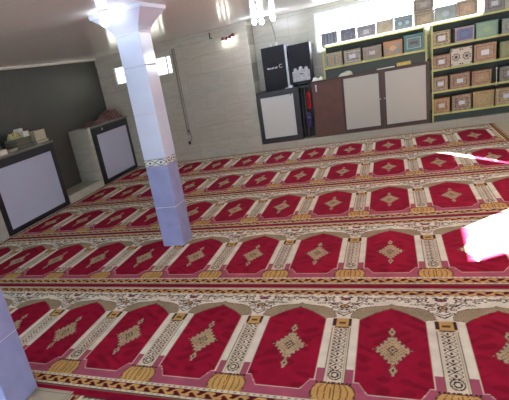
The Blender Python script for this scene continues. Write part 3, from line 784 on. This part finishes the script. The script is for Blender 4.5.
RR = {1.252: [(1.235, 1.467, .205, TAN, dict(k='label', p=((110, 92, 78), (190, 172, 136), 34), f=(196, 178, 140), g=(84, 66, 60), l=W_, lw=.095, lh=.07), 'tan box with white card, second shelf down, right of the upright'),
              (1.524, 1.772, .20, (158, 150, 150), dict(k='field', f=(164, 156, 158), p=((54, 60, 142), (76, 84, 160), 18, 'n'), g=(96, 130, 168)), 'box with a deep blue field on the right rack'),
              (1.79, 2.06, .215, (110, 156, 138), dict(k='field', f=(116, 160, 142), p=((112, 160, 142), (134, 172, 150), 10, 'n'), g=(150, 182, 140)), 'plain sea green box on the right rack'),
              (2.106, 2.36, .195, (120, 140, 140), dict(k='label', p=((116, 138, 140), (160, 166, 156), 26), f=(148, 156, 148), g=(100, 120, 124), l=(180, 190, 200)), 'grey green box at the right edge, beside the sea green box')],
      .922: [(1.235, 1.459, .195, BRN, dict(k='label', p=((120, 84, 70), (184, 150, 118), 34), f=(176, 140, 110), g=(76, 56, 54), l=W_), 'brown box with white card, left of the star inlaid box'),
             (1.472, 1.745, .25, (196, 186, 160), dict(k='star'), 'cream box with two dark star inlays on its front'),
             (1.769, 2.045, .25, (178, 140, 108), dict(k='label', p=((170, 128, 98), (196, 164, 128), 30), f=(150, 104, 84), g=(196, 160, 126), l=W_, lw=.1, lh=.075), 'orange brown box with white card, right of the star inlaid box'),
             (2.093, 2.36, .23, (124, 138, 92), dict(k='field', f=(130, 142, 98), p=((120, 136, 90), (142, 152, 104), 14, 'n'), g=(150, 156, 110)), 'olive green box at the right edge of the middle shelf')],
      .592: [(1.235, 1.432, .215, (150, 128, 96), dict(k='label', p=((120, 96, 76), (182, 158, 118), 34), f=(176, 154, 116), g=(70, 56, 52), l=(216, 220, 224)), 'tan box with white card, second shelf from the bottom, nearest the brown cabinet'),
             (1.459, 1.723, .22, BRN, dict(k='label', p=((126, 92, 74), (180, 146, 112), 34), f=(178, 144, 112), g=(90, 60, 56), l=(220, 224, 228)), 'brown box with white card, second from left, second shelf from the bottom'),
             (1.748, 1.997, .21, (160, 122, 84), dict(k='label', p=((150, 112, 76), (182, 146, 104), 30), f=(140, 102, 70), g=(176, 138, 96), l=(178, 160, 120), lw=.07, lh=.045), 'golden brown box without a white card, on the second shelf from the bottom'),
             (2.096, 2.36, .21, (92, 92, 92), dict(k='label', p=((84, 84, 88), (128, 122, 110), 30), f=(126, 120, 108), g=(64, 64, 76), l=(178, 190, 214)), 'dark grey box with bluish card at the right edge')],
      .255: [(1.235, 1.458, .225, (164, 122, 74), dict(k='label', p=((120, 76, 48), (196, 150, 92), 46), f=(190, 146, 92), g=(120, 80, 52), l=(214, 212, 206)), 'orange speckled box with white card, first on the bottom shelf'),
             (1.486, 1.746, .235, (140, 116, 92), dict(k='label', p=((84, 62, 62), (180, 152, 120), 34), f=(176, 152, 122), g=(64, 46, 52), l=W_), 'brown and dark framed box with white card, second on the bottom shelf'),
             (1.765, 2.037, .245, (172, 144, 90), dict(k='label', p=((160, 130, 78), (190, 160, 100), 44), f=(166, 136, 84), g=(176, 146, 92), l=(170, 142, 90), lw=.01, lh=.01), 'plain golden straw coloured box on the bottom shelf'),
             (2.055, 2.33, .245, (160, 138, 102), dict(k='label', p=((120, 102, 80), (184, 160, 120), 34), f=(180, 158, 120), g=(90, 76, 72), l=(188, 200, 222)), 'tan box with bluish card, at the right end of the bottom shelf')]}
for z, l in RR.items():
    for x0, x1, h, body, st, lb in l: keepsake(x0, x1, z, h, body, st, lb, G3)
o = MB().tube([(2.055, YR0 - .02, .80), (2.052, YR0 - .022, .74), (2.056, YR0 - .02, .66), (2.05, YR0 - .02, .55)], .006).ball((2.055, YR0 - .02, .80), .014, (1, 1, 1), 8).build('white_tag', M['paper'])
tag(o, 'white string tag hanging from the second lowest shelf of the right rack', 'tag')

# ------------------------------------------------------------------ lamps and cables
def bulb(mb, x, y, z, r=.036):
    mb.ball((x, y, z), r, (1, 1, 1.25), 12)
t = thing('ceiling_lamp', (-1.08, 5.4, ZC), 'bright three bulb ceiling lamp above the speakers', 'lamp')
MB().cyl((-1.08, 5.4, ZC - .03), (-1.08, 5.4, ZC), .06, 20).build('ceiling_rose', M['white_paint'], t)
for x_, y_, z_ in ((-1.255, 5.4, 2.155), (-1.12, 5.3, 2.13), (-.965, 5.4, 2.15)):
    MB().tube([(-1.08, 5.4, ZC - .02), ((x_ - 1.08) / 2, (y_ + 5.4) / 2, ZC - .022), (x_, y_, z_ + .03)], .008).build('lamp_arm', M['white_paint'], t)
    mb = MB(); bulb(mb, x_, y_, z_ - .005); mb.build('bulb', M['bulb'], t, True)
o = MB().tube([(-1.06, 5.43, ZC - .005), (-1.07, 5.6, 2.19), (-1.09, 5.85, 2.08), (-1.11, 6.1, 1.92), (-1.12, 6.2, 1.765)], .005).build('hanging_cable', M['cable_grey'])
tag(o, 'thin cable running from the ceiling lamp down to the left loudspeaker', 'cable')
o = MB().box(-1.13, -1.10, ys + .05, ys + .09, 1.757, 1.81, .004).box(-1.22, -1.20, ys + .05, ys + .08, 1.757, 1.80, .004).build('plug_adapter', M['cable_white'])
tag(o, 'pair of small white plugs on top of the left loudspeaker', 'plug')
t = thing('ceiling_lamp', (-1.50, 1.34, ZC), 'bright bulb lamp on the ceiling in front of the column capital', 'lamp')
MB().cyl((-1.50, 1.34, ZC - .02), (-1.50, 1.34, ZC), .045, 16).cyl((-1.50, 1.34, ZC - .05), (-1.50, 1.34, ZC - .02), .02, 12).build('lamp_holder', M['white_paint'], t)
MB().ball((-1.50, 1.34, ZC - .085), .042, (1, 1, 1), 16).build('bulb', M['bulb_column'], t, True)
# maroon wall lamp with three small bulbs
t = thing('wall_lamp', (-1.87, Y0 - .03, 2.08), 'small maroon wall lamp with three little white bulbs under the ceiling', 'lamp')
MB().box(-1.98, -1.76, Y0 - .034, Y0 - .026, 2.05, 2.075, .003).build('backplate', M['steel'], t)
bm_ = MB()
for x_, z_ in ((-1.965, 2.045), (-1.90, 2.035), (-1.83, 2.05), (-1.78, 2.07)): bm_.ball((x_, Y0 - .065, z_), .036, (1, .8, .8), 10)
bm_.build('lamp_body', M['maroon'], t, True)
for x_, z_ in ((-1.965, 1.945), (-1.88, 1.965), (-1.80, 1.975)):
    MB().ball((x_, Y0 - .06, z_), .017, (.9, .9, 1.4), 10).cyl((x_, Y0 - .06, z_ + .015), (x_, Y0 - .06, z_ + .06), .007, 8).build('bulb', M['bulb_small'], t, True)
o = MB().box(-2.215, -2.20, Y0 - .03, Y0 - .013, 2.10, 2.19, .002).box(-2.215, -2.17, Y0 - .03, Y0 - .013, 2.09, 2.105, .002).build('wall_hook', M['cable'])
tag(o, 'small dark hook on the band under the ceiling left of the wall lamp', 'hook')
# conduit and dangling plug on the tiled wall
o = MB().box(-2.985, -2.965, Y0 - .010, Y0 - .001, .50, 2.08).box(-2.94, -2.93, Y0 - .008, Y0 - .001, .50, 2.08).build('cable_conduit', M['cable_grey'])
tag(o, 'narrow vertical cable duct on the tiled back wall right of the column', 'cable duct')
o = MB().tube([(-2.95, Y0 - .008, .60), (-2.92, Y0 - .02, .52), (-2.90, Y0 - .02, .44), (-2.94, Y0 - .02, .38), (-2.97, Y0 - .02, .36)], .006).box(-2.99, -2.95, Y0 - .03, Y0 - .0005, .32, .38, .003).ball((-2.945, Y0 - .016, .58), .018, (1, .8, 1), 8).build('dangling_plug', M['cable'])
tag(o, 'dark plug on a loose wire end at the foot of the cable duct', 'plug')

# ------------------------------------------------------------------ light
w = bpy.data.worlds.new('daylight'); bpy.context.scene.world = w; w.use_nodes = True
w.node_tree.nodes['Background'].inputs[0].default_value = (.80, .92, 1.04, 1)
w.node_tree.nodes['Background'].inputs[1].default_value = 2.6
sd = bpy.data.lights.new('sun', 'SUN'); sd.energy = 320; sd.angle = math.radians(1.2); sd.color = (1, .97, .92)
so = bpy.data.objects.new('sun', sd); C.objects.link(so)
so.rotation_euler = Vector((sx, sy, sz)).to_track_quat('Z', 'Y').to_euler()
so.location = (6, 6, 6)

# ------------------------------------------------------------------ camera
cd = bpy.data.cameras.new('camera'); cam = bpy.data.objects.new('camera', cd); C.objects.link(cam)
cd.sensor_fit = 'HORIZONTAL'; cd.sensor_width = 36; cd.lens = 36 * 453.897 / 509
cd.shift_x = (254.5 - 186.702) / 509; cd.shift_y = (237.180 - 200) / 509
cd.clip_start = .05
R_ = Vector((0.90796621, 0.37086616, -0.19507857)); U_ = Vector((0.04115759, 0.38435644, 0.92226687)); F_ = Vector((-0.41701727, 0.84541612, -0.3337187))
m = Matrix(((R_.x, U_.x, -F_.x, .5983), (R_.y, U_.y, -F_.y, -2.25972), (R_.z, U_.z, -F_.z, 1.62137), (0, 0, 0, 1)))
cam.matrix_world = m
sc = bpy.context.scene; sc.camera = cam
sc.view_settings.view_transform = 'Standard'; sc.view_settings.look = 'None'; sc.view_settings.gamma = 1
sc.view_settings.use_curve_mapping = False; sc.view_settings.exposure = 0.76
